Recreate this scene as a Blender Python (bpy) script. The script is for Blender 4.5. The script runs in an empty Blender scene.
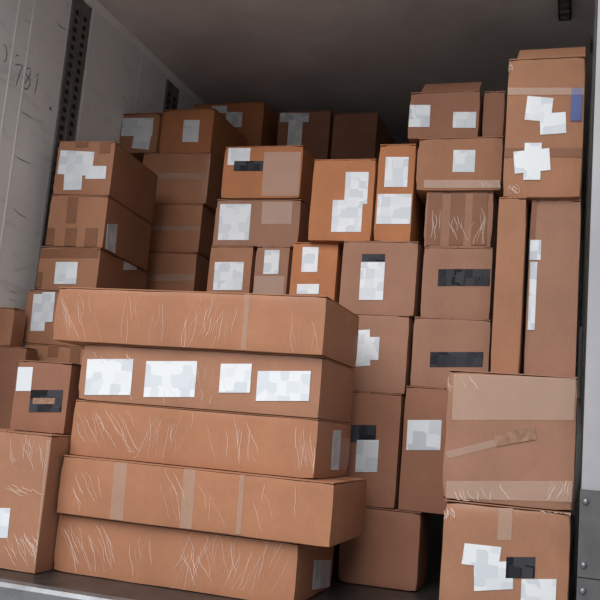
import bpy, bmesh, math, random
from mathutils import Vector, Matrix, noise

random.seed(7)
SC = bpy.context.scene
COL = SC.collection

# ------------------------------------------------------------------ camera
FPX = 860.0                                   # focal length in pixels of a 600 px frame
YAW, PITCH, ROLL = (math.radians(a) for a in (18.12, 8.66, 4.88))
EYE = Vector((1.19, 0.0, 0.54))               # truck floor is z = 0, truck axis is +y
_d = Vector((-math.sin(YAW) * math.cos(PITCH), math.cos(YAW) * math.cos(PITCH), math.sin(PITCH)))
_r = Vector((math.cos(YAW), math.sin(YAW), 0))
_u = _r.cross(_d)
CR = math.cos(ROLL) * _r + math.sin(ROLL) * _u
CU = -math.sin(ROLL) * _r + math.cos(ROLL) * _u
CD = _d
cam = bpy.data.cameras.new('camera')
cam.sensor_width = 36
cam.lens = FPX / 600 * 36
cam.clip_start = 0.05
camo = bpy.data.objects.new('camera', cam)
COL.objects.link(camo)
camo.matrix_world = Matrix.Translation(EYE) @ Matrix((CR, CU, -CD)).transposed().to_4x4()
SC.camera = camo

# ------------------------------------------------------------------ sky, exposure
w = bpy.data.worlds.new('overcast_sky')
SC.world = w
w.use_nodes = True
bgn = w.node_tree.nodes['Background']
bgn.inputs[0].default_value = (0.93, 0.96, 1.0, 1)
bgn.inputs[1].default_value = 0.30
# hazy sun behind the camera, from the rear left
sl = bpy.data.lights.new('hazy_sun', 'SUN')
sl.energy = 3.0
sl.angle = math.radians(60)
sl.color = (1.0, 0.975, 0.96)
so = bpy.data.objects.new('hazy_sun', sl)
COL.objects.link(so)
so.rotation_euler = Vector((0.14, 0.72, -0.68)).to_track_quat('-Z', 'Y').to_euler()
SC.view_settings.view_transform = 'Standard'
SC.view_settings.look = 'None'
SC.view_settings.gamma = 1
SC.view_settings.use_curve_mapping = False
SC.view_settings.exposure = 0.37

# ------------------------------------------------------------------ truck sizes
XL, XR = EYE.x - 2.41, EYE.x + 0.028          # inner faces of the side walls
ZC = EYE.z + 2.08                             # ceiling
YS = 2.40                                     # rear sill edge
YB = 8.6                                      # front bulkhead


def ray(px, py):
    return CR * (px - 300) + CU * (300 - py) + CD * FPX


def at_y(px, py, y):
    v = ray(px, py)
    return EYE + v * ((y - EYE.y) / v.y)


def at_x(px, py, x):
    v = ray(px, py)
    return EYE + v * ((x - EYE.x) / v.x)


def at_z(px, py, z):
    v = ray(px, py)
    return EYE + v * ((z - EYE.z) / v.z)


# ------------------------------------------------------------------ materials
def new_mat(name):
    m = bpy.data.materials.new(name)
    m.use_nodes = True
    nt = m.node_tree
    return m, nt, nt.nodes['Principled BSDF']


def nd(nt, t, **kw):
    n = nt.nodes.new(t)
    for k, v in kw.items():
        if k in n.inputs:
            n.inputs[k].default_value = v
        else:
            setattr(n, k, v)
    return n


def coords(nt, scale=(1, 1, 1)):
    tc = nd(nt, 'ShaderNodeTexCoord')
    mp = nd(nt, 'ShaderNodeMapping')
    mp.inputs['Scale'].default_value = scale
    nt.links.new(tc.outputs['Object'], mp.inputs[0])
    return mp.outputs[0]


def ramp2(nt, fac, c0, c1, p0=0.3, p1=0.7):
    r = nd(nt, 'ShaderNodeValToRGB')
    e = r.color_ramp.elements
    e[0].position, e[1].position = p0, p1
    e[0].color, e[1].color = (*c0, 1), (*c1, 1)
    nt.links.new(fac, r.inputs[0])
    return r.outputs[0]


def kraft(name, col, wrapped=False):
    m, nt, b = new_mat(name)
    v = coords(nt)
    n1 = nd(nt, 'ShaderNodeTexNoise', Scale=5.0, Detail=5.0, Roughness=0.6)
    nt.links.new(v, n1.inputs['Vector'])
    c = ramp2(nt, n1.outputs[0], [x * 0.88 for x in col], [min(1, x * 1.1) for x in col])
    # fibres
    v2 = coords(nt, (90, 90, 14))
    n2 = nd(nt, 'ShaderNodeTexNoise', Scale=3.0, Detail=3.0)
    nt.links.new(v2, n2.inputs['Vector'])
    mx = nd(nt, 'ShaderNodeMix', data_type='RGBA', blend_type='MULTIPLY')
    mx.inputs[0].default_value = 0.35
    nt.links.new(c, mx.inputs[6])
    nt.links.new(ramp2(nt, n2.outputs[0], (0.78, 0.76, 0.74), (1, 1, 1)), mx.inputs[7])
    nt.links.new(mx.outputs[2], b.inputs['Base Color'])
    # fluting of the board showing through
    wv = nd(nt, 'ShaderNodeTexWave', Scale=22.0, Distortion=0.6, Detail=1.0)
    wv.bands_direction = 'X'
    nt.links.new(v, wv.inputs['Vector'])
    bp = nd(nt, 'ShaderNodeBump', Strength=0.05, Distance=0.003)
    nt.links.new(wv.outputs[1], bp.inputs['Height'])
    n3 = nd(nt, 'ShaderNodeTexNoise', Scale=9.0, Detail=4.0)
    nt.links.new(v, n3.inputs['Vector'])
    bp2 = nd(nt, 'ShaderNodeBump', Strength=0.25, Distance=0.012)
    nt.links.new(n3.outputs[0], bp2.inputs['Height'])
    nt.links.new(bp.outputs[0], bp2.inputs['Normal'])
    nt.links.new(bp2.outputs[0], b.inputs['Normal'])
    b.inputs['Roughness'].default_value = 0.72
    b.inputs['Specular IOR Level'].default_value = 0.3
    if wrapped:                                # tight stretch film over the board
        vf = coords(nt, (7, 7, 2.2))
        nf = nd(nt, 'ShaderNodeTexNoise', Scale=2.2, Detail=3.0, Distortion=0.8)
        nt.links.new(vf, nf.inputs['Vector'])
        bf = nd(nt, 'ShaderNodeBump', Strength=0.14, Distance=0.02)
        nt.links.new(nf.outputs[0], bf.inputs['Height'])
        b.inputs['Coat Weight'].default_value = 0.28
        b.inputs['Coat Roughness'].default_value = 0.22
        nt.links.new(bf.outputs[0], b.inputs['Coat Normal'])
    return m


def simple(name, col, rough=0.6, metal=0.0, var=0.15, scale=6.0, bump=0.0, spec=0.4):
    m, nt, b = new_mat(name)
    v = coords(nt)
    n1 = nd(nt, 'ShaderNodeTexNoise', Scale=scale, Detail=5.0, Roughness=0.6)
    nt.links.new(v, n1.inputs['Vector'])
    nt.links.new(ramp2(nt, n1.outputs[0], [x * (1 - var) for x in col], [min(1, x * (1 + var)) for x in col]),
                 b.inputs['Base Color'])
    b.inputs['Roughness'].default_value = rough
    b.inputs['Metallic'].default_value = metal
    b.inputs['Specular IOR Level'].default_value = spec
    if bump:
        bp = nd(nt, 'ShaderNodeBump', Strength=bump, Distance=0.01)
        nt.links.new(n1.outputs[0], bp.inputs['Height'])
        nt.links.new(bp.outputs[0], b.inputs['Normal'])
    return m


def paper(name, a, c, sc=26.0, spec=0.3):
    """white paper with faded, unreadable blocks of print"""
    m, nt, b = new_mat(name)
    v = coords(nt)
    vo = nd(nt, 'ShaderNodeTexVoronoi', Scale=sc, distance='CHEBYCHEV')
    vo.inputs['Randomness'].default_value = 0.55
    nt.links.new(v, vo.inputs['Vector'])
    nt.links.new(ramp2(nt, vo.outputs['Color'], a, c, 0.25, 0.6), b.inputs['Base Color'])
    b.inputs['Roughness'].default_value = 0.55
    b.inputs['Specular IOR Level'].default_value = spec
    return m


def film(name, col, alpha, rough=0.25):
    m, nt, b = new_mat(name)
    n1 = nd(nt, 'ShaderNodeTexNoise', Scale=9.0, Detail=3.0)
    nt.links.new(coords(nt), n1.inputs['Vector'])
    nt.links.new(ramp2(nt, n1.outputs[0], [x * 0.9 for x in col], col), b.inputs['Base Color'])
    b.inputs['Roughness'].default_value = rough
    b.inputs['Alpha'].default_value = alpha
    return m


KW = (0.32, 0.152, 0.086)
M = {
    'kraft': kraft('kraft_board', KW),
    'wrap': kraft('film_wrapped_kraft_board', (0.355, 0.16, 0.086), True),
    'pink': kraft('pinkish_kraft_board', (0.30, 0.156, 0.104)),
    'pinkwrap': kraft('film_wrapped_pinkish_board', (0.33, 0.16, 0.095), True),
    'orange': kraft('orange_kraft_board', (0.40, 0.16, 0.068)),
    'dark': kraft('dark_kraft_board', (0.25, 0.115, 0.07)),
    'paper': paper('white_label_paper', (0.54, 0.59, 0.64), (0.68, 0.715, 0.75)),
    'paper2': paper('greyish_label_paper', (0.44, 0.48, 0.53), (0.60, 0.64, 0.68), 20),
    'black': paper('black_label_print', (0.012, 0.012, 0.016), (0.045, 0.047, 0.055), 30, 0.1),
    'blue': simple('blue_label_print', (0.03, 0.06, 0.22), 0.4, var=0.3),
    'tape': simple('brown_packing_tape', (0.20, 0.088, 0.048), 0.45, var=0.12, spec=0.2),
    'cleartape': film('clear_packing_tape', (0.62, 0.47, 0.38), 0.2),
    'hazytape': film('hazy_wide_tape', (0.66, 0.48, 0.38), 0.28, 0.3),
    'crease': film('stretch_film_highlight', (0.95, 0.80, 0.70), 0.5, 0.25),  # pale colour stands in for the shine along film folds
    'film': film('loose_stretch_film', (0.55, 0.58, 0.58), 0.5, 0.15),
    'stamp': simple('faded_print', (0.27, 0.15, 0.10), 0.7, var=0.3, scale=60),
    'marker': simple('black_marker_ink', (0.22, 0.22, 0.22), 0.6),
}

# white fibreglass wall lining with scuffs
m, nt, b = new_mat('truck_wall_lining')
v = coords(nt)
n1 = nd(nt, 'ShaderNodeTexNoise', Scale=1.6, Detail=6.0, Roughness=0.65)
nt.links.new(v, n1.inputs['Vector'])
c = ramp2(nt, n1.outputs[0], (0.73, 0.745, 0.75), (0.83, 0.845, 0.85))
n2 = nd(nt, 'ShaderNodeTexNoise', Scale=2.4, Detail=8.0, Roughness=0.75, Distortion=2.0)
nt.links.new(coords(nt, (1, 1.2, 5)), n2.inputs['Vector'])
mx = nd(nt, 'ShaderNodeMix', data_type='RGBA', blend_type='MULTIPLY')
mx.inputs[0].default_value = 0.6
nt.links.new(c, mx.inputs[6])
nt.links.new(ramp2(nt, n2.outputs[0], (0.72, 0.72, 0.72), (1, 1, 1), 0.36, 0.46), mx.inputs[7])
nt.links.new(mx.outputs[2], b.inputs['Base Color'])
b.inputs['Roughness'].default_value = 0.5
M['wall'] = m
M['ceil'] = simple('truck_ceiling_lining', (0.66, 0.61, 0.595), 0.55, var=0.16, scale=2.2, bump=0.1)
M['floor'] = simple('worn_metal_floor', (0.05, 0.046, 0.045), 0.4, metal=0.5, var=0.35, scale=14, bump=0.2)
M['alu'] = simple('aluminium_sill', (0.22, 0.23, 0.245), 0.4, metal=0.7, var=0.25, scale=9, bump=0.1)
M['post'] = simple('painted_door_post', (0.36, 0.36, 0.385), 0.45, var=0.1, scale=4)
M['steel'] = simple('grey_steel_plate', (0.11, 0.115, 0.12), 0.4, metal=0.3, var=0.2, scale=12)
M['trackm'] = simple('dark_cargo_track', (0.17, 0.165, 0.16), 0.5, metal=0.3, var=0.25, scale=20)
M['slot'] = simple('track_slot', (0.012, 0.012, 0.012), 0.8)
M['seam'] = simple('wall_seam_strip', (0.80, 0.80, 0.80), 0.45, var=0.08)
M['greenwall'] = simple('pale_green_wall_lining', (0.74, 0.80, 0.785), 0.5, var=0.2, scale=7)
M['rubber'] = simple('black_rubber', (0.012, 0.013, 0.015), 0.6)
M['asphalt'] = simple('yard_concrete', (0.40, 0.385, 0.37), 0.9, scale=3)
M['lens'] = simple('grey_lamp_lens', (0.10, 0.095, 0.09), 0.3)


# ------------------------------------------------------------------ mesh helpers
def mk(name, bm, mat, parent=None, smooth=False, loc=None, sharp=None):
    me = bpy.data.meshes.new(name)
    bm.normal_update()
    bm.to_mesh(me)
    bm.free()
    if smooth:
        for p in me.polygons:
            p.use_smooth = True
    if sharp:
        me.set_sharp_from_angle(angle=sharp)
    me.materials.append(M[mat])
    o = bpy.data.objects.new(name, me)
    COL.objects.link(o)
    if parent is not None:
        o.parent = parent
    if loc is not None:
        o.location = loc
    return o


def box(bm, x0, x1, y0, y1, z0, z1):
    vs = [bm.verts.new((x, y, z)) for x in (x0, x1) for y in (y0, y1) for z in (z0, z1)]
    for f in ((0, 1, 3, 2), (4, 6, 7, 5), (0, 4, 5, 1), (2, 3, 7, 6), (0, 2, 6, 4), (1, 5, 7, 3)):
        bm.faces.new([vs[i] for i in f])
    return vs


def bbox(*a):
    bm = bmesh.new()
    box(bm, *a)
    return bm


def prism(bm, pts, nrm, t):
    """a flat polygon pts (3-D) thickened by t along nrm"""
    a = [bm.verts.new(p) for p in pts]
    b_ = [bm.verts.new(Vector(p) + nrm * t) for p in pts]
    n = len(pts)
    bm.faces.new(b_)
    bm.faces.new(a[::-1])
    for i in range(n):
        bm.faces.new((a[i], a[(i + 1) % n], b_[(i + 1) % n], b_[i]))


def stroke(bm, pts, wdt, nrm, t):
    """thin ribbon prism along a polyline lying in the plane with normal nrm, tapering at its ends"""
    n = len(pts)
    ring = []
    for i, p in enumerate(pts):
        p = Vector(p)
        tg = (Vector(pts[min(i + 1, n - 1)]) - Vector(pts[max(i - 1, 0)]))
        if tg.length < 1e-9:
            tg = Vector((0, 0, 1))
        s = nrm.cross(tg.normalized()) * (wdt * 0.5 * (0.45 if i in (0, n - 1) else 1))
        ring.append([bm.verts.new(p - s), bm.verts.new(p + nrm * t), bm.verts.new(p + s)])
    for a, c in zip(ring, ring[1:]):
        bm.faces.new((a[0], c[0], c[1], a[1]))
        bm.faces.new((a[1], c[1], c[2], a[2]))
        bm.faces.new((a[2], c[2], c[0], a[0]))
    bm.faces.new(ring[0])
    bm.faces.new(ring[-1][::-1])


def fixnormals(bm):
    bmesh.ops.recalc_face_normals(bm, faces=bm.faces)
    return bm


def structure(o):
    o['kind'] = 'structure'
    return o


# ------------------------------------------------------------------ truck shell
g = bmesh.new()
box(g, -40, 40, -40, 40, -1.3, -1.2)
structure(mk('ground', g, 'asphalt'))
TW = 0.07
floor = structure(mk('floor', bbox(XL - TW, XR + TW, YS + 0.035, YB + TW, -0.15, 0.0), 'floor'))
structure(mk('ceiling', bbox(XL - TW, XR + TW, YS, YB + TW, ZC, ZC + 0.08), 'ceil'))
wl = structure(mk('wall_left', bbox(XL - TW, XL, YS, YB, 0.0, ZC), 'wall'))
wr = structure(mk('wall_right', bbox(XR, XR + TW, YS + 0.10, YB, 0.0, ZC), 'greenwall'))
structure(mk('wall_front', bbox(XL - TW, XR + TW, YB, YB + TW, 0.0, ZC), 'wall'))
# cove strip between left wall and ceiling
g = bmesh.new()
prism(g, [(XL, YS, ZC), (XL + 0.022, YS, ZC), (XL, YS, ZC - 0.03)], Vector((0, 1, 0)), YB - YS)
structure(mk('trim_1', fixnormals(g), 'seam'))

# rear sill: aluminium lip with a rounded nose
g = bmesh.new()
prof = [(YS + 0.035, -0.15), (YS - 0.02, -0.15), (YS - 0.02, -0.012), (YS - 0.012, 0.0), (YS + 0.012, 0.004),
        (YS + 0.022, 0.001), (YS + 0.035, 0.0)]
prism(g, [(XL - TW, y, z) for y, z in prof], Vector((1, 0, 0)), XR - XL + 2 * TW)
structure(mk('trim_2', fixnormals(g), 'alu'))
g = bmesh.new()
box(g, XL - TW, XR + TW, YS - 0.03, YS - 0.02, -0.45, -0.035)
structure(mk('trim_3', g, 'alu'))


# cargo tracks on the left wall
def cargo_track(yc, wd):
    t = mk('cargo_track', bbox(XL, XL + 0.006, yc - wd / 2, yc + wd / 2, 0.02, ZC - 0.05), 'trackm', wl)
    g = bmesh.new()
    for k in (-1, 0, 1):
        y = yc + k * wd * 0.46
        box(g, XL + 0.006, XL + 0.010, y - 0.0035, y + 0.0035, 0.02, ZC - 0.05)
    o = mk('rail_rib', g, 'alu', t)
    g = bmesh.new()
    z = 1.2
    while z < ZC - 0.09:
        for k in (-1, 1):
            y = yc + k * wd * 0.23
            pts = []
            for i in range(8):
                a = i * math.pi / 4 + math.pi / 8
                pts.append((XL + 0.0055, y + 0.016 * math.cos(a), z + 0.014 * math.sin(a)))
            prism(g, pts, Vector((1, 0, 0)), 0.0015)
        z += 0.046
    o = mk('slot', fixnormals(g), 'slot', t)
    o['kind'] = 'stuff'


ya, yb = at_x(72, 2, XL).y, at_x(91.5, 2, XL).y
cargo_track((ya + yb) / 2, yb - ya)
yc = at_x(171.5, 92, XL).y
cargo_track(yc, yb - ya)
# panel seams
for px, py in ((35, 2), (20, 2), (138.5, 82)):
    y = at_x(px, py, XL).y
    g = bmesh.new()
    box(g, XL, XL + 0.0015, y - 0.006, y + 0.006, 0, ZC - 0.03)
    mk('panel_seam', g, 'seam', wl)
y = at_x(95, 3, XL).y
mk('panel_seam', bbox(XL, XL + 0.004, y - 0.006, y + 0.006, 0, ZC - 0.03), 'seam', wl)


# marker writing and scratches on the left wall
def wallmark(strokes, wd, name='marker_writing'):
    g = bmesh.new()
    for s in strokes:
        stroke(g, [at_x(px, py, XL + 0.0002) for px, py in s], wd, Vector((1, 0, 0)), 0.0004)
    return mk(name, fixnormals(g), 'marker', wl)


wallmark([
    [(15.5, 57), (17, 55), (19, 56)],
    [(15, 65), (18.5, 64.5), (22.5, 65.5), (20, 73), (17, 82), (16, 86)],
    [(31, 69), (28, 68), (25.5, 71), (26.5, 75), (29.5, 79), (30, 84), (27.5, 89), (24.5, 89), (24, 85), (27, 80), (30, 75), (31, 70)],
    [(35, 77), (38.5, 73), (37.5, 80), (36, 88), (34.5, 95)],
    [(3.5, 44), (6, 47), (7, 53), (6, 60), (3.5, 62)],
], 0.0075)
wallmark([[(22, 112), (27, 115), (33, 119)], [(15, 156), (22, 160), (31, 164)], [(57, 23), (61, 27), (66, 30)],
          [(25, 325), (22, 331), (18, 330)], [(11, 291), (16, 293)], [(9, 299), (15, 301)], [(13, 208), (19, 214), (26, 218)]],
         0.006, 'scuff_mark')
p = at_x(50, 108.5, XL)
g = bmesh.new()
prism(g, [(XL, p.y + 0.009 * math.cos(a * 0.785), p.z + 0.009 * math.sin(a * 0.785)) for a in range(8)], Vector((1, 0, 0)), 0.004)
mk('rivet', fixnormals(g), 'marker', wl)

# right rear door post, gasket, corner plates
yp = YS - 0.02
post = structure(mk('door_1', bbox(XR - 0.003, XR + 0.12, yp, YS + 0.10, 0.10, ZC + 0.08), 'post'))
g = bmesh.new()
box(g, XR - 0.006, XR - 0.0025, yp + 0.02, YS + 0.06, 0.0, ZC - 0.02)
mk('rubber_gasket', g, 'rubber', post)
for a, c in ((-0.15, 0.10), (0.103, 0.235), (0.238, 0.455)):
    pl = mk('corner_plate', bbox(XR - 0.006, XR + 0.13, yp - 0.012, yp, a, c), 'steel', post)
    for bx_ in (0.014,):
        for bz in (0.03, c - a - 0.03):
            g = bmesh.new()
            bmesh.ops.create_uvsphere(g, u_segments=10, v_segments=6, radius=0.009)
            mk('bolt', g, 'alu', pl, True, (XR - 0.006 + bx_, yp - 0.012, a + bz))
# unseen open door leaf, added on the right to block light from that side
g = bbox(0, 0.06, -1.2, 0, -0.12, ZC + 0.05)
leaf = structure(mk('unseen_door_blocker', g, 'post'))
leaf.location = (XR + 0.16, yp - 0.03, 0)
leaf.rotation_euler = (0, 0, math.radians(3))
for k in range(3):
    mk('hinge', bbox(-0.05, 0.05, -0.02, 0.025, 0.2 + k * 0.95, 0.32 + k * 0.95), 'steel', leaf)
# cargo track on the right wall, seen edge on
structure(mk('trim_4', bbox(XR - 0.012, XR, 4.3, 4.42, at_y(580, 26, 4.35).z, ZC - 0.02), 'trackm'))
# seal loop on the right wall
g = bmesh.new()
lp = [at_y(px, py, YS + 0.06) for px, py in ((581, 323), (584, 324.5), (585.2, 330), (585, 345), (584, 372), (583, 398))]
for i in range(len(lp)):
    lp[i] = Vector((XR - 0.014, YS + 0.14 - i * 0.012, lp[i].z))
stroke(g, lp, 0.012, Vector((-1, 0, 0)), 0.008)
mk('seal_loop', fixnormals(g), 'rubber', wr)


# ------------------------------------------------------------------ cartons
BOX = {}


def grid_body(w_, d_, h_, seed, dent):
    """box with softened, dented edges: every dent goes inward"""
    g = bmesh.new()
    bmesh.ops.create_cube(g, size=1)
    bmesh.ops.subdivide_edges(g, edges=g.edges[:], cuts=9, use_grid_fill=True)
    off = Vector((seed * 7.13, seed * 3.71, seed * 1.97))
    half = Vector((w_ / 2, d_ / 2, h_ / 2))
    for v_ in g.verts:
        u = Vector((v_.co.x * 2, v_.co.y * 2, v_.co.z * 2))
        # crowd the grid towards the edges
        u = Vector([math.copysign(1 - (1 - abs(t)) ** 1.5, t) if abs(t) < 1 else t for t in u])
        p = Vector((u.x * half.x, u.y * half.y, u.z * half.z))
        near = sorted([half[i] - abs(p[i]) for i in range(3)])
        second = near[1]                                  # distance to the closest edge
        nz = noise.noise(p * 9 + off) * 0.5 + 0.5
        nz2 = noise.noise(p * 26 + off) * 0.5 + 0.5
        k = math.exp(-second / 0.012)
        amt = dent * (0.1 + 1.0 * nz * nz2) * k + 0.0012 * (noise.noise(p * 4 + off) * 0.5 + 0.5)
        if near[2] < 0.03:                                # crushed corners
            amt += dent * 0.9 * nz
        c_ = Vector([-math.copysign(1, p[i]) if half[i] - abs(p[i]) < 1e-5 else 0 for i in range(3)])
        v_.co = p + c_ * amt
        v_.co.z += half.z
    return g


def carton(key, l, r, t, Y, depth, on=None, b=None, rz=0.0, mat='kraft', name='carton', label='', group=None,
           dent=0.004, shrink=0.002, top=None, lean=0.0):
    rz = math.radians(rz)
    yref = (t + (b if b is not None else t + 50)) / 2
    xm = (l + r) / 2
    fc = at_y(xm, yref, Y)
    ax = Vector((math.cos(rz), math.sin(rz), 0))
    nr = Vector((math.sin(rz), -math.cos(rz), 0))          # outward normal of the front

    def hit(px, py):
        v_ = ray(px, py)
        return EYE + v_ * ((fc - EYE).dot(nr) / v_.dot(nr))
    x0 = (hit(l, yref) - fc).dot(ax) + shrink
    x1 = (hit(r, yref) - fc).dot(ax) - shrink
    z1 = top if top is not None else hit(xm, t).z
    if on is None:
        z0 = 0.0
    elif isinstance(on, (int, float)):
        z0 = on
    else:
        z0 = BOX[on]['z1']
    z0 += 0.0006
    wdt, h = x1 - x0, z1 - z0
    ctr = fc + ax * ((x0 + x1) / 2) - nr * (depth / 2)
    root = bpy.data.objects.new(name, None)
    root.empty_display_size = 0.1
    COL.objects.link(root)
    root.location = (ctr.x, ctr.y, z0)
    root.rotation_euler = (0, 0, rz)
    root['label'] = label
    root['category'] = 'box'
    root['group'] = group or 'cartons loaded in the truck'
    seed = len(BOX) + 1
    FT = 0.0035
    mk('body', grid_body(wdt, depth, h - FT, seed, dent), mat, root, True, sharp=math.radians(32))
    rnd = random.Random(seed)
    # top flaps
    e = 0.0025
    longx = wdt > depth
    for s in (-1, 1):
        g = bmesh.new()
        if longx:
            y0_, y1_ = sorted((s * 0.0015, s * (depth / 2 - e)))
            vs = box(g, -wdt / 2 + e, wdt / 2 - e, y0_, y1_, h - FT, h)
        else:
            x0_, x1_ = sorted((s * 0.0015, s * (wdt / 2 - e)))
            vs = box(g, x0_, x1_, -depth / 2 + e, depth / 2 - e, h - FT, h)
        mk('flap', g, mat, root)
    # tape along the top joint
    g = bmesh.new()
    if longx:
        box(g, -wdt / 2 + e, wdt / 2 - e, -0.024, 0.024, h, h + 0.0004)
    else:
        box(g, -0.024, 0.024, -depth / 2 + e, depth / 2 - e, h, h + 0.0004)
    mk('tape', g, 'tape', root)
    BOX[key] = dict(root=root, z0=z0, z1=z1, rz=rz, w=wdt, d=depth, h=h, ctr=ctr, n=0, Y=Y)
    return root


def loc_front(key, px, py, off=0.0):
    """pixel -> point on the carton's front face in the carton's own frame"""
    B = BOX[key]
    rz = B['rz']
    ax = Vector((math.cos(rz), math.sin(rz), 0))
    nr = Vector((math.sin(rz), -math.cos(rz), 0))
    base = Vector((B['ctr'].x, B['ctr'].y, B['z0']))
    f = base + nr * (B['d'] / 2)
    v_ = ray(px, py)
    p = EYE + v_ * ((f - EYE).dot(nr) / v_.dot(nr))
    q = p - base
    return Vector((q.dot(ax), -B['d'] / 2 - off, q.z))


def loc_right(key, px, py, off=0.0):
    """pixel -> point on the carton's right-hand face"""
    B = BOX[key]
    rz = B['rz']
    ax = Vector((math.cos(rz), math.sin(rz), 0))
    dy = Vector((-math.sin(rz), math.cos(rz), 0))
    base = Vector((B['ctr'].x, B['ctr'].y, B['z0']))
    f = base + ax * (B['w'] / 2)
    v_ = ray(px, py)
    p = EYE + v_ * ((f - EYE).dot(ax) / v_.dot(ax))
    q = p - base
    return Vector((B['w'] / 2 + off, q.dot(dy), q.z))


def clampq(key, p, face):
    B = BOX[key]
    mg = 0.004
    if face == 'front':
        p.x = max(-B['w'] / 2 + mg, min(B['w'] / 2 - mg, p.x))
    else:
        p.y = max(-B['d'] / 2 + mg, min(B['d'] / 2 - mg, p.y))
    p.z = max(mg, min(B['h'] - mg, p.z))
    return p


def stick(key, x0, y0, x1, y1, mat='paper', name='shipping_label', rot=0.0, face='front', label=None, skew=0.0):
    """a paper or tape piece stuck flat on a carton, given by its pixel rectangle"""
    B = BOX[key]
    B['n'] += 1
    off = 0.0003 + 0.0004 * B['n']
    fn = loc_front if face == 'front' else loc_right
    cx, cy = (x0 + x1) / 2, (y0 + y1) / 2
    a = math.radians(rot)
    pts = []
    sk = -0.10 + 0.00011 * cx                               # upright edges lean as the boxes do
    for ux, uy in ((-1, 1), (1, 1), (1, -1), (-1, -1)):
        dx, dy = ux * (x1 - x0) / 2, uy * (y1 - y0) / 2
        dx += sk * dy
        dy += skew * dx
        pts.append(clampq(key, fn(key, cx + dx * math.cos(a) - dy * math.sin(a), cy + dx * math.sin(a) + dy * math.cos(a), off), face))
    nr = Vector((0, -1, 0)) if face == 'front' else Vector((1, 0, 0))
    g = bmesh.new()
    # the paper is a thin sheet from just above the board
    lowr = [p - nr * off * 0.8 for p in pts]
    prism(g, lowr, nr, off * 0.8)
    o = mk(name, fixnormals(g), mat, B['root'])
    if label:
        o['label'] = label
    return o


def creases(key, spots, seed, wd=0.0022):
    """whitened folds of stretch film, their highlights painted in as pale ribbons; spots: pixel areas (x0, y0, x1, y1, n, lean)"""
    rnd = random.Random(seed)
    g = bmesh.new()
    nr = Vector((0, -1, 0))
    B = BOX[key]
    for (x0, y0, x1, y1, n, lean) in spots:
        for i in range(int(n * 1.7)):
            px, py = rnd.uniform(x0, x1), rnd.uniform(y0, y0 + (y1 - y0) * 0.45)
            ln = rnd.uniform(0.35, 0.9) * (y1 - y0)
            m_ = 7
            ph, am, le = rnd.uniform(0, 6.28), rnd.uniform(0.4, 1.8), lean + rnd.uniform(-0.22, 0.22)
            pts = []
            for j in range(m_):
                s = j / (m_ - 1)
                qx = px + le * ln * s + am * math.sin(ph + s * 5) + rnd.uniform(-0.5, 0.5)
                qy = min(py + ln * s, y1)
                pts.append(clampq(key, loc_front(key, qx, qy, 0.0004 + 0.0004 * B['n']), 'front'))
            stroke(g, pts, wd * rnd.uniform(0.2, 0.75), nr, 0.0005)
    o = mk('film_crease_highlights', fixnormals(g), 'crease', B['root'])
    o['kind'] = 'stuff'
    o['label'] = 'whitened folds in the clear stretch film, highlights painted in pale'


LG = 'long cartons stacked flat in the middle'
# ---- long cartons, bottom to top
carton('B5', 53.5, 299, 527.5, 2.66, 0.45, None, 573, mat='wrap', name='long_carton', group=LG,
       label='film-wrapped long carton on the truck floor, lowest of the long-carton stack')
carton('B4', 56.5, 334, 457 + 11.5, 2.63, 0.47, 'B5', 530, mat='wrap', name='long_carton', group=LG,
       label='longest film-wrapped carton, jutting out over the lowest of the long cartons')
carton('B3', 70, 318, 409, 2.67, 0.44, 'B4', 465, mat='wrap', name='long_carton', group=LG,
       label='film-wrapped long carton right under the one with four white labels')
carton('B2', 78.5, 322, 349.5, 2.665, 0.44, 'B3', 407, mat='pinkwrap', name='long_carton', group=LG,
       label='long carton with four white labels in a row on its front')
carton('B1', 53, 326, 291, 2.64, 0.46, 'B2', 349, mat='wrap', name='long_carton', group=LG,
       label='film-wrapped long carton topping the long-carton stack')
for x0, x1 in ((86, 132), (145, 196), (220, 251), (257, 310)):
    yy = 359 + (x0 - 86) * 0.035
    stick('B2', x0, yy + (6 if x0 == 257 else 0), x1, yy + (29 if x0 == 220 else 36))
for x0, x1 in ((112, 125), (182, 194), (238, 243)):
    yy = 457 + (x0 - 60) * 0.085
    stick('B4', x0, yy + 1, x1, yy + 62, 'cleartape', 'tape')
stick('B1', 243, 293, 248, 352, 'cleartape', 'tape')
stick('B3', 332, 430, 340, 470, 'paper2', face='right')
stick('B5', 313, 560, 330, 590, 'paper2', face='right')
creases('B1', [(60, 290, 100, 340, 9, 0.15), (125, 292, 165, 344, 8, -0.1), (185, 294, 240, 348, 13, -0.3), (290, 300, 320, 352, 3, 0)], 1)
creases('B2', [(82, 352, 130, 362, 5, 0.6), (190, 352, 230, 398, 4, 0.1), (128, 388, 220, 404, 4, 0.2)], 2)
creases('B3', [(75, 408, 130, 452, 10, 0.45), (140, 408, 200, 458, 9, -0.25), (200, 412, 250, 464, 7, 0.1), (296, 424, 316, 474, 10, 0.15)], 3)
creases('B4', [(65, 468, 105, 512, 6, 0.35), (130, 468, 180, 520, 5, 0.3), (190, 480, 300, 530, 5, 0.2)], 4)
creases('B5', [(60, 522, 110, 572, 11, 0.25), (130, 526, 150, 580, 3, 0), (185, 530, 300, 590, 20, -0.35), (180, 536, 230, 590, 6, 0.3)], 5)

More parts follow.
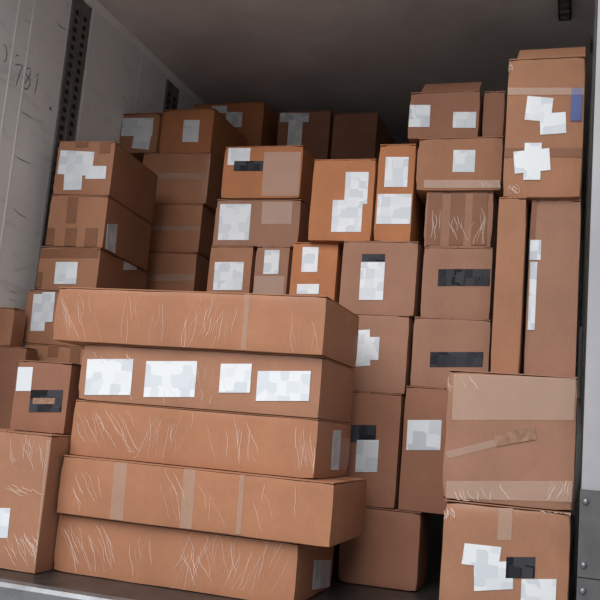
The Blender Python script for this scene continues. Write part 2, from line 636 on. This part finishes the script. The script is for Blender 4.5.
# ---- left front cartons
SG = 'cartons stacked against the left wall'
carton('A1', -48, 44.5, 430, 2.565, 0.40, None, 572, mat='pinkwrap', group=SG,
       label='film-wrapped carton on the truck floor, under the one with a black label')
stick('A1', -6, 508, 9, 538)
stick('A1', 41, 440, 45, 568, 'cleartape', 'tape')
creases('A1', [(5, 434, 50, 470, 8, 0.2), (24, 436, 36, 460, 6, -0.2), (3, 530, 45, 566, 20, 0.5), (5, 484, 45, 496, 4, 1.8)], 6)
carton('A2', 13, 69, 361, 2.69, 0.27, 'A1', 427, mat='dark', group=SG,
       label='carton with a black label and a small white one, standing on the film-wrapped floor carton')
stick('A2', 17, 367, 32, 391, 'paper2')
stick('A2', 30, 390, 62, 412, 'black', 'black_label')
stick('A2', 33, 398, 55, 404, 'stamp', 'printed_strip')
carton('A3b', -14, 22, 346, 3.15, 0.09, None, 430, mat='dark', group=SG,
       label='shaded dark brown carton behind the black-labelled carton, under a small plain carton')
carton('A3', -14, 13, 307, 3.15, 0.09, 'A3b', 346, mat='kraft', group=SG,
       label='small plain carton against the left wall behind the black-labelled carton')

# ---- tall left stack, turned a little
RZ = 5.0
carton('L6', 22, 86, 404, 3.28, 0.5, None, 470, rz=RZ, group=SG,
       label='brown carton on the floor at the foot of the left wall stack')
carton('L5', 20, 84, 345, 3.28, 0.52, 'L6', 404, rz=RZ, mat='kraft', group=SG,
       label='carton with brown tape patches, peeking out left of the top long carton')
carton('L4', 24, 94, 291, 3.28, 0.52, 'L5', 340, rz=RZ, mat='kraft', group=SG,
       label='carton with one tall white label beside the top long carton')
carton('L3', 37.5, 99, 247, 3.28, 0.55, 'L4', 290, rz=RZ, mat='kraft', group=SG,
       label='taped carton with a white label low on its front, third down the left wall stack')
carton('L2', 47.5, 106, 195, 3.28, 0.52, 'L3', 247, rz=RZ, mat='kraft', group=SG,
       label='carton with an upright brown tape and three tape patches, no label on its front')
carton('L1', 55, 113, 141, 3.28, 0.52, 'L2', 195, rz=RZ, mat='kraft', group=SG,
       label='carton with overlapping white labels, topping the left wall stack')
stick('L1', 59, 151, 93, 175, rot=3)
stick('L1', 64, 170, 82, 190, rot=-2)
stick('L1', 86, 166, 106, 179)
stick('L1', 76, 142, 88, 147, 'tape', 'tape')
stick('L1', 100, 142, 110, 153, 'tape', 'tape')
stick('L2', 67, 197, 77, 223, 'tape', 'tape')
for x0, x1 in ((43, 54), (65, 76), (85, 97)):
    stick('L2', x0, 228, x1, 246, 'tape', 'tape')
stick('L2', 106, 224, 116, 254, 'paper2', face='right')
stick('L3', 40, 249, 98, 258, 'tape', 'tape')
stick('L3', 55, 262, 77, 284)
stick('L3', 34, 272, 42, 287, 'tape', 'tape')
stick('L3', 124, 254, 137, 270, 'paper2', face='right')
stick('L4', 32, 294, 46, 331, 'paper')
stick('L4', 41, 292, 54, 322, 'paper')
stick('L5', 48, 345, 58, 357, 'tape', 'tape')
stick('L5', 70, 347, 80, 364, 'tape', 'tape')

# ---- column behind the left stack
EG = 'cartons in the second row by the left wall'
YE = 3.97
carton('E6', 126, 200, 300, YE, 0.55, None, 420, top=0.78, group=EG,
       label='brown carton on the floor at the foot of the unlabelled column')
carton('E5', 128, 196, 252, YE, 0.55, 'E6', 290, mat='wrap', group=EG,  # lighter wrapped board on E3 to E5 stands in for daylight reaching them
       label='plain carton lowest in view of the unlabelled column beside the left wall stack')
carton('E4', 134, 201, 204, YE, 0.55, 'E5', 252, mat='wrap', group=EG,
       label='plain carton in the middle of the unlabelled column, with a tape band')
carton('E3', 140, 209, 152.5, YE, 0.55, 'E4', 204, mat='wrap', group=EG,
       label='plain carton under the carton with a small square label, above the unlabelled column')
carton('E1', 117.5, 158.5, 113, YE, 0.5, 'E3', 152, mat='kraft', group=EG, dent=0.006,
       label='small carton with a large white label, touching the left wall in the second row')
carton('E2', 160, 213, 109, YE + 0.02, 0.5, 'E3', 152, mat='orange', group=EG, dent=0.006,
       label='orange-brown carton with one small square white label, next to the second wall track')
stick('E1', 122, 118, 153, 136)
stick('E1', 133, 134, 150, 149, rot=6)
stick('E2', 183, 120, 199, 142)
stick('E3', 146, 173, 204, 179, 'cleartape', 'tape')
stick('E4', 138, 226, 200, 231, 'cleartape', 'tape')
stick('E5', 134, 274, 196, 281, 'cleartape', 'tape')

# ---- middle columns behind the long cartons
DG = 'cartons in the middle rows'
YD = 3.55
carton('D9', 200, 268, 300, YD, 0.5, None, 420, top=0.62, group=DG,
       label='brown carton on the floor behind the long cartons, under the three labelled cartons')
carton('D8', 269, 338, 300, 3.34, 0.5, None, 420, top=0.62, group=DG,
       label='brown carton on the floor behind the right end of the long cartons')
carton('D4', 206, 250, 246, YD, 0.4, 'D9', 330, mat='kraft', group=DG,
       label='carton with a big white label just above the middle of the top long carton')
carton('D5', 252, 287, 246, YD - 0.02, 0.4, 'D9', 330, mat='pink', group=DG,
       label='narrow pinkish carton with a white label, between two labelled cartons above the top long carton')
carton('D3', 214, 300, 199, YD, 0.45, 'D4', 246, mat='pink', group=DG,
       label='wide carton with a white label at its left, below the one with a black strip')
carton('D2', 222, 302, 146, YD - 0.01, 0.45, 'D3', 200, mat='orange', group=DG,
       label='orange-brown carton with a small white label above a black strip, in the middle rows')
stick('D2', 228, 148, 250, 165)
stick('D2', 234, 161, 263, 171, 'black', 'black_label')
stick('D2', 263, 152, 300, 196, 'cleartape', 'tape')
stick('D3', 219, 204, 250, 240)
stick('D3', 262, 202, 292, 224, 'hazytape', 'tape')
stick('D4', 214, 262, 243, 290)
stick('D5', 264, 250, 279, 274)
stick('D5', 254, 276, 284, 294, 'hazytape', 'tape')

# ---- back row
FG = 'cartons in the back row under the ceiling'
YF = 4.60
for k, (l, r, t, mat, lab) in enumerate((
        (190, 262, 103, 'orange', 'carton with a pair of small labels in the back row'),
        (276, 329, 111, 'dark', 'dark carton with one white label in the back row'),
        (331, 376, 113, 'dark', 'unlabelled dark carton in the back row beside the black gap'))):
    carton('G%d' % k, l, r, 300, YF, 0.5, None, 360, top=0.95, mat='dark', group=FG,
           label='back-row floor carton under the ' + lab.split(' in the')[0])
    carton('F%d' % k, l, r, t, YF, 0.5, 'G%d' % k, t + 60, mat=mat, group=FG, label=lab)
carton('G3', 252, 287, 300, YF + 0.52, 0.45, None, 360, top=1.2, mat='dark', group=FG,
       label='tall dark carton on the floor behind the back row')
carton('F4', 258, 281, 104, YF + 0.53, 0.4, 'G3', 170, mat='dark', group=FG,
       label='reddish dark carton showing only its top edge between two back-row cartons')
stick('F0', 212, 106, 227, 113)
stick('F0', 226, 112, 242, 127)
stick('F1', 280, 113, 309, 122, 'paper2')
stick('F1', 288, 120, 302, 146)

# ---- centre right columns
CG = 'cartons in the columns right of the long cartons'
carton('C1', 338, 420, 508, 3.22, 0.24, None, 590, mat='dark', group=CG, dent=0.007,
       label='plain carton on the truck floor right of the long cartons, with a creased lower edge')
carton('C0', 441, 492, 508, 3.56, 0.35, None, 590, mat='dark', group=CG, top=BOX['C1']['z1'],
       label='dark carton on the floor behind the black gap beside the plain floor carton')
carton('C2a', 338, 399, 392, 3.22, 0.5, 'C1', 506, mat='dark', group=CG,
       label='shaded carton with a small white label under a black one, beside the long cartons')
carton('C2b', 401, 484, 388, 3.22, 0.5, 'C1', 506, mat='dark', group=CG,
       label='carton with one white label, half hidden behind the big carton with wide tape bands')
carton('C4', 347, 408, 314, 3.25, 0.45, 'C2a', 392, mat='pink', group=CG,
       label='pinkish carton with one ragged white label right of the top long cartons')
carton('C6', 411, 490, 318, 3.25, 0.45, 'C2b', 388, mat='pink', group=CG,
       label='pinkish carton with a black strip label, lower of two such cartons')
carton('C3', 340, 417, 241, 3.28, 0.4, 'C4', 313, mat='pink', group=CG,
       label='pinkish carton with a tall white label topped by a black strip')
carton('C5', 421, 492, 247, 3.27, 0.42, 'C6', 318, mat='pink', group=CG,
       label='pinkish carton with a black strip label, upper of two such cartons')
carton('C7', 424, 493.5, 191.5, 3.28, 0.42, 'C5', 247, mat='pink', group=CG,
       label='carton with three upright brown tapes and crinkled film')
carton('C8', 416, 503, 137, 3.27, 0.42, 'C7', 188, mat='kraft', group=CG, dent=0.006,
       label='carton with one square white label, on the carton with three upright tapes')
carton('C9', 408, 480, 91, 3.28, 0.42, 'C8', 136, mat='dark', group=CG,  # dark board puts the shade under the roof into the colour
       label='carton with two small white labels on top of the column beside the black gap')
carton('C9b', 482, 505, 91, 3.30, 0.40, 'C8', 136, mat='dark', group=CG,  # darkened like its neighbour, shade put into the board colour
       label='narrow carton squeezed between the top right tall carton and the carton with two small labels')
carton('D6', 289, 336, 242, 3.32, 0.4, 'D8', 330, top=BOX['C3']['z1'], mat='orange', group=DG,
       label='orange-brown carton with two white labels, above the right end of the top long carton')
stick('D6', 302, 247, 318, 272)
stick('D6', 297, 284, 319, 294)
carton('D1a', 310, 374, 159, 3.29, 0.4, 'C3', 240, mat='orange', group=CG,
       label='orange-brown carton with one long stepped white label, beside a taller labelled one')
carton('D1b', 375.5, 414, 144, 3.29, 0.4, 'C3', 240, mat='orange', group=CG,
       label='tall orange-brown carton with two white labels, beside the column with the black gap')
stick('D1a', 345, 172, 368, 204)
stick('D1a', 332, 200, 362, 232)
stick('D1b', 385, 157, 408, 187)
stick('D1b', 377, 194, 411, 224)
stick('C3', 362, 254, 385, 262, 'black', 'black_label')
stick('C3', 360, 262, 384, 300)
stick('C4', 355, 330, 370, 366, rot=-4)
stick('C4', 364, 337, 379, 360)
stick('C5', 438, 269, 490, 286, 'black', 'black_label')
stick('C6', 430, 352, 483, 367, 'black', 'black_label')
stick('C2a', 350, 425, 376, 442, 'black', 'black_label')
stick('C2a', 356, 440, 378, 472, 'paper2')
stick('C2b', 407, 420, 441, 450, 'paper2')
for x0, x1 in ((427, 441), (450, 464), (472, 487)):
    stick('C7', x0, 193, x1, 245, 'tape', 'tape')
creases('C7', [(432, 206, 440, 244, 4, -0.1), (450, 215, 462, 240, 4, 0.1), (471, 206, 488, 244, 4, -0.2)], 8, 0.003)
stick('C8', 453, 150, 475, 172)
stick('C9', 408.5, 105, 430, 127, 'paper2')
stick('C9', 453, 112, 476, 128, 'paper2')
stick('C8', 424, 180, 500, 188, 'hazytape', 'tape')
# raised top flap of C9
B = BOX['C9']
g = bmesh.new()
vs = box(g, -B['w'] / 2 + 0.04, B['w'] / 2 - 0.01, -B['d'] / 2 + 0.02, -B['d'] / 2 + 0.11, B['h'] + 0.001, B['h'] + 0.005)
for v_ in vs:
    if v_.co.y > -B['d'] / 2 + 0.1:
        v_.co.z += 0.075
mk('raised_flap', g, 'dark', B['root'])

# ---- right stack
RG = 'cartons stacked along the right wall'
carton('R5', 440, 571, 506, 2.80, 0.36, None, 600, mat='pinkwrap', group=RG, dent=0.009,
       label='large floor carton by the door post, with three white labels and a black one')
carton('R4', 443, 577, 373, 2.80, 0.38, 'R5', 505, mat='pink', group=RG, dent=0.008,
       label='large square carton with wide hazy tape bands along top and bottom')
carton('R2', 493.5, 524, 197, 2.95, 0.2, 'R4', 371, mat='kraft', group=RG,
       label='tall narrow upright carton standing on the large square carton')
carton('R3', 526.5, 579.5, 198, 2.98, 0.2, 'R4', 371, mat='pink', group=RG, top=BOX['R2']['z1'],
       label='tall upright carton with a long narrow pale label, against the right wall')
carton('R1', 504.5, 584.5, 57, 2.96, 0.22, 'R2', 195, mat='kraft', group=RG, dent=0.007,
       label='tall carton with two white labels and a blue mark, topping the right wall stack')
stick('R1', 505, 148, 584, 157, 'tape', 'tape')
stick('R1', 526, 97, 552, 121, rot=5)
stick('R1', 540, 113, 566, 134, rot=-4)
stick('R1', 514, 150, 550, 172, rot=-6)
stick('R1', 524, 143, 541, 180)
stick('R1', 571, 88, 582, 121, 'blue', 'blue_label')
stick('R1', 506, 88, 584, 95, 'cleartape', 'tape')
stick('R3', 529, 198, 536, 240, 'tape', 'tape')
stick('R3', 529, 240, 541, 260, 'paper2')
stick('R3', 529, 262, 536, 330, 'paper2')
stick('R4', 453, 374, 575, 420, 'hazytape', 'tape')
stick('R4', 446, 481, 572, 502, 'hazytape', 'tape')
stick('R4', 446, 445, 500, 452, 'cleartape', 'tape', rot=-14)
stick('R4', 495, 430, 536, 443, 'stamp', 'printed_mark', rot=-10)
stick('R5', 498, 508, 512, 540, 'hazytape', 'tape')
stick('R5', 463, 545, 500, 566, rot=6)
stick('R5', 474, 562, 513, 590, rot=-3)
stick('R5', 506, 557, 535, 578, 'black', 'black_label')
stick('R5', 521, 579, 556, 606)
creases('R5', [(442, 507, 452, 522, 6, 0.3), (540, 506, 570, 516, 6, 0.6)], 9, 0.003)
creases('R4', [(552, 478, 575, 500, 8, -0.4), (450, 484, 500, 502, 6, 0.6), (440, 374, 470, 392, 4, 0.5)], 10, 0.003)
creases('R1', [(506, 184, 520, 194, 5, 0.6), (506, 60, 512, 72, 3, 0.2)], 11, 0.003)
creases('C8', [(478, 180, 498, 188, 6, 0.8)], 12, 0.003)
# raised flaps on top of R1
B = BOX['R1']
g = bmesh.new()
vs = box(g, -B['w'] / 2 + 0.03, B['w'] / 2 - 0.004, -B['d'] / 2 + 0.01, -B['d'] / 2 + 0.105, B['h'] + 0.001, B['h'] + 0.005)
for v_ in vs:
    if v_.co.y > -B['d'] / 2 + 0.1:
        v_.co.z += 0.075
mk('raised_flap', g, 'kraft', B['root'])
# loose film bellying out of R4's right side
B = BOX['R4']
g = bmesh.new()
rows = []
for i in range(13):
    s = i / 12
    z = B['h'] * (0.06 + 0.80 * s)
    bul = 0.030 * math.sin(math.pi * s) ** 0.8 + 0.002 * math.sin(s * 23)
    rows.append([g.verts.new((B['w'] / 2 + bul * u_, -B['d'] / 2 - 0.002 + 0.16 * u_ * u_, z)) for u_ in (0.0, 0.5, 0.85, 1.0)])
for a, c_ in zip(rows, rows[1:]):
    for i in range(3):
        g.faces.new((a[i], a[i + 1], c_[i + 1], c_[i]))
bmesh.ops.solidify(g, geom=g.faces[:], thickness=0.0005)
mk('loose_film', g, 'film', B['root'], True)

# ------------------------------------------------------------------ ceiling lamp
p = at_z(565, 7, ZC)
lamp = bpy.data.objects.new('ceiling_lamp', None)
COL.objects.link(lamp)
lamp.location = p
lamp['label'] = 'small dark oblong lamp fixed to the truck ceiling'
lamp['category'] = 'lamp'
e1, e2 = at_z(566, 15, ZC), at_z(567, -14, ZC)
hl = abs(e1.y - e2.y) / 2
hw = abs(at_z(559, 7, ZC).x - at_z(572, 7, ZC).x) / 2
lamp.location = (p.x, (e1.y + e2.y) / 2, ZC)
g = bmesh.new()
pts = []
for sx, sy, a0 in ((1, 1, 0), (-1, 1, 90), (-1, -1, 180), (1, -1, 270)):
    for k in range(4):
        a = math.radians(a0 + k * 30)
        rr = hw * 0.45
        pts.append((sx * (hw - rr) + rr * math.cos(a), sy * (hl - rr) + rr * math.sin(a), -0.03))
prism(g, pts, Vector((0, 0, 1)), 0.03)
mk('housing', fixnormals(g), 'rubber', lamp)
g = bmesh.new()
prism(g, [(x * 0.72, y * 0.9, -0.036) for x, y, z in pts], Vector((0, 0, 1)), 0.008)
mk('lens', fixnormals(g), 'lens', lamp)
for k in range(4):
    y = hl * (-0.66 + 0.44 * k)
    mk('guard_bar', bbox(-hw * 0.7, hw * 0.7, y - 0.006, y + 0.006, -0.042, -0.034), 'trackm', lamp)
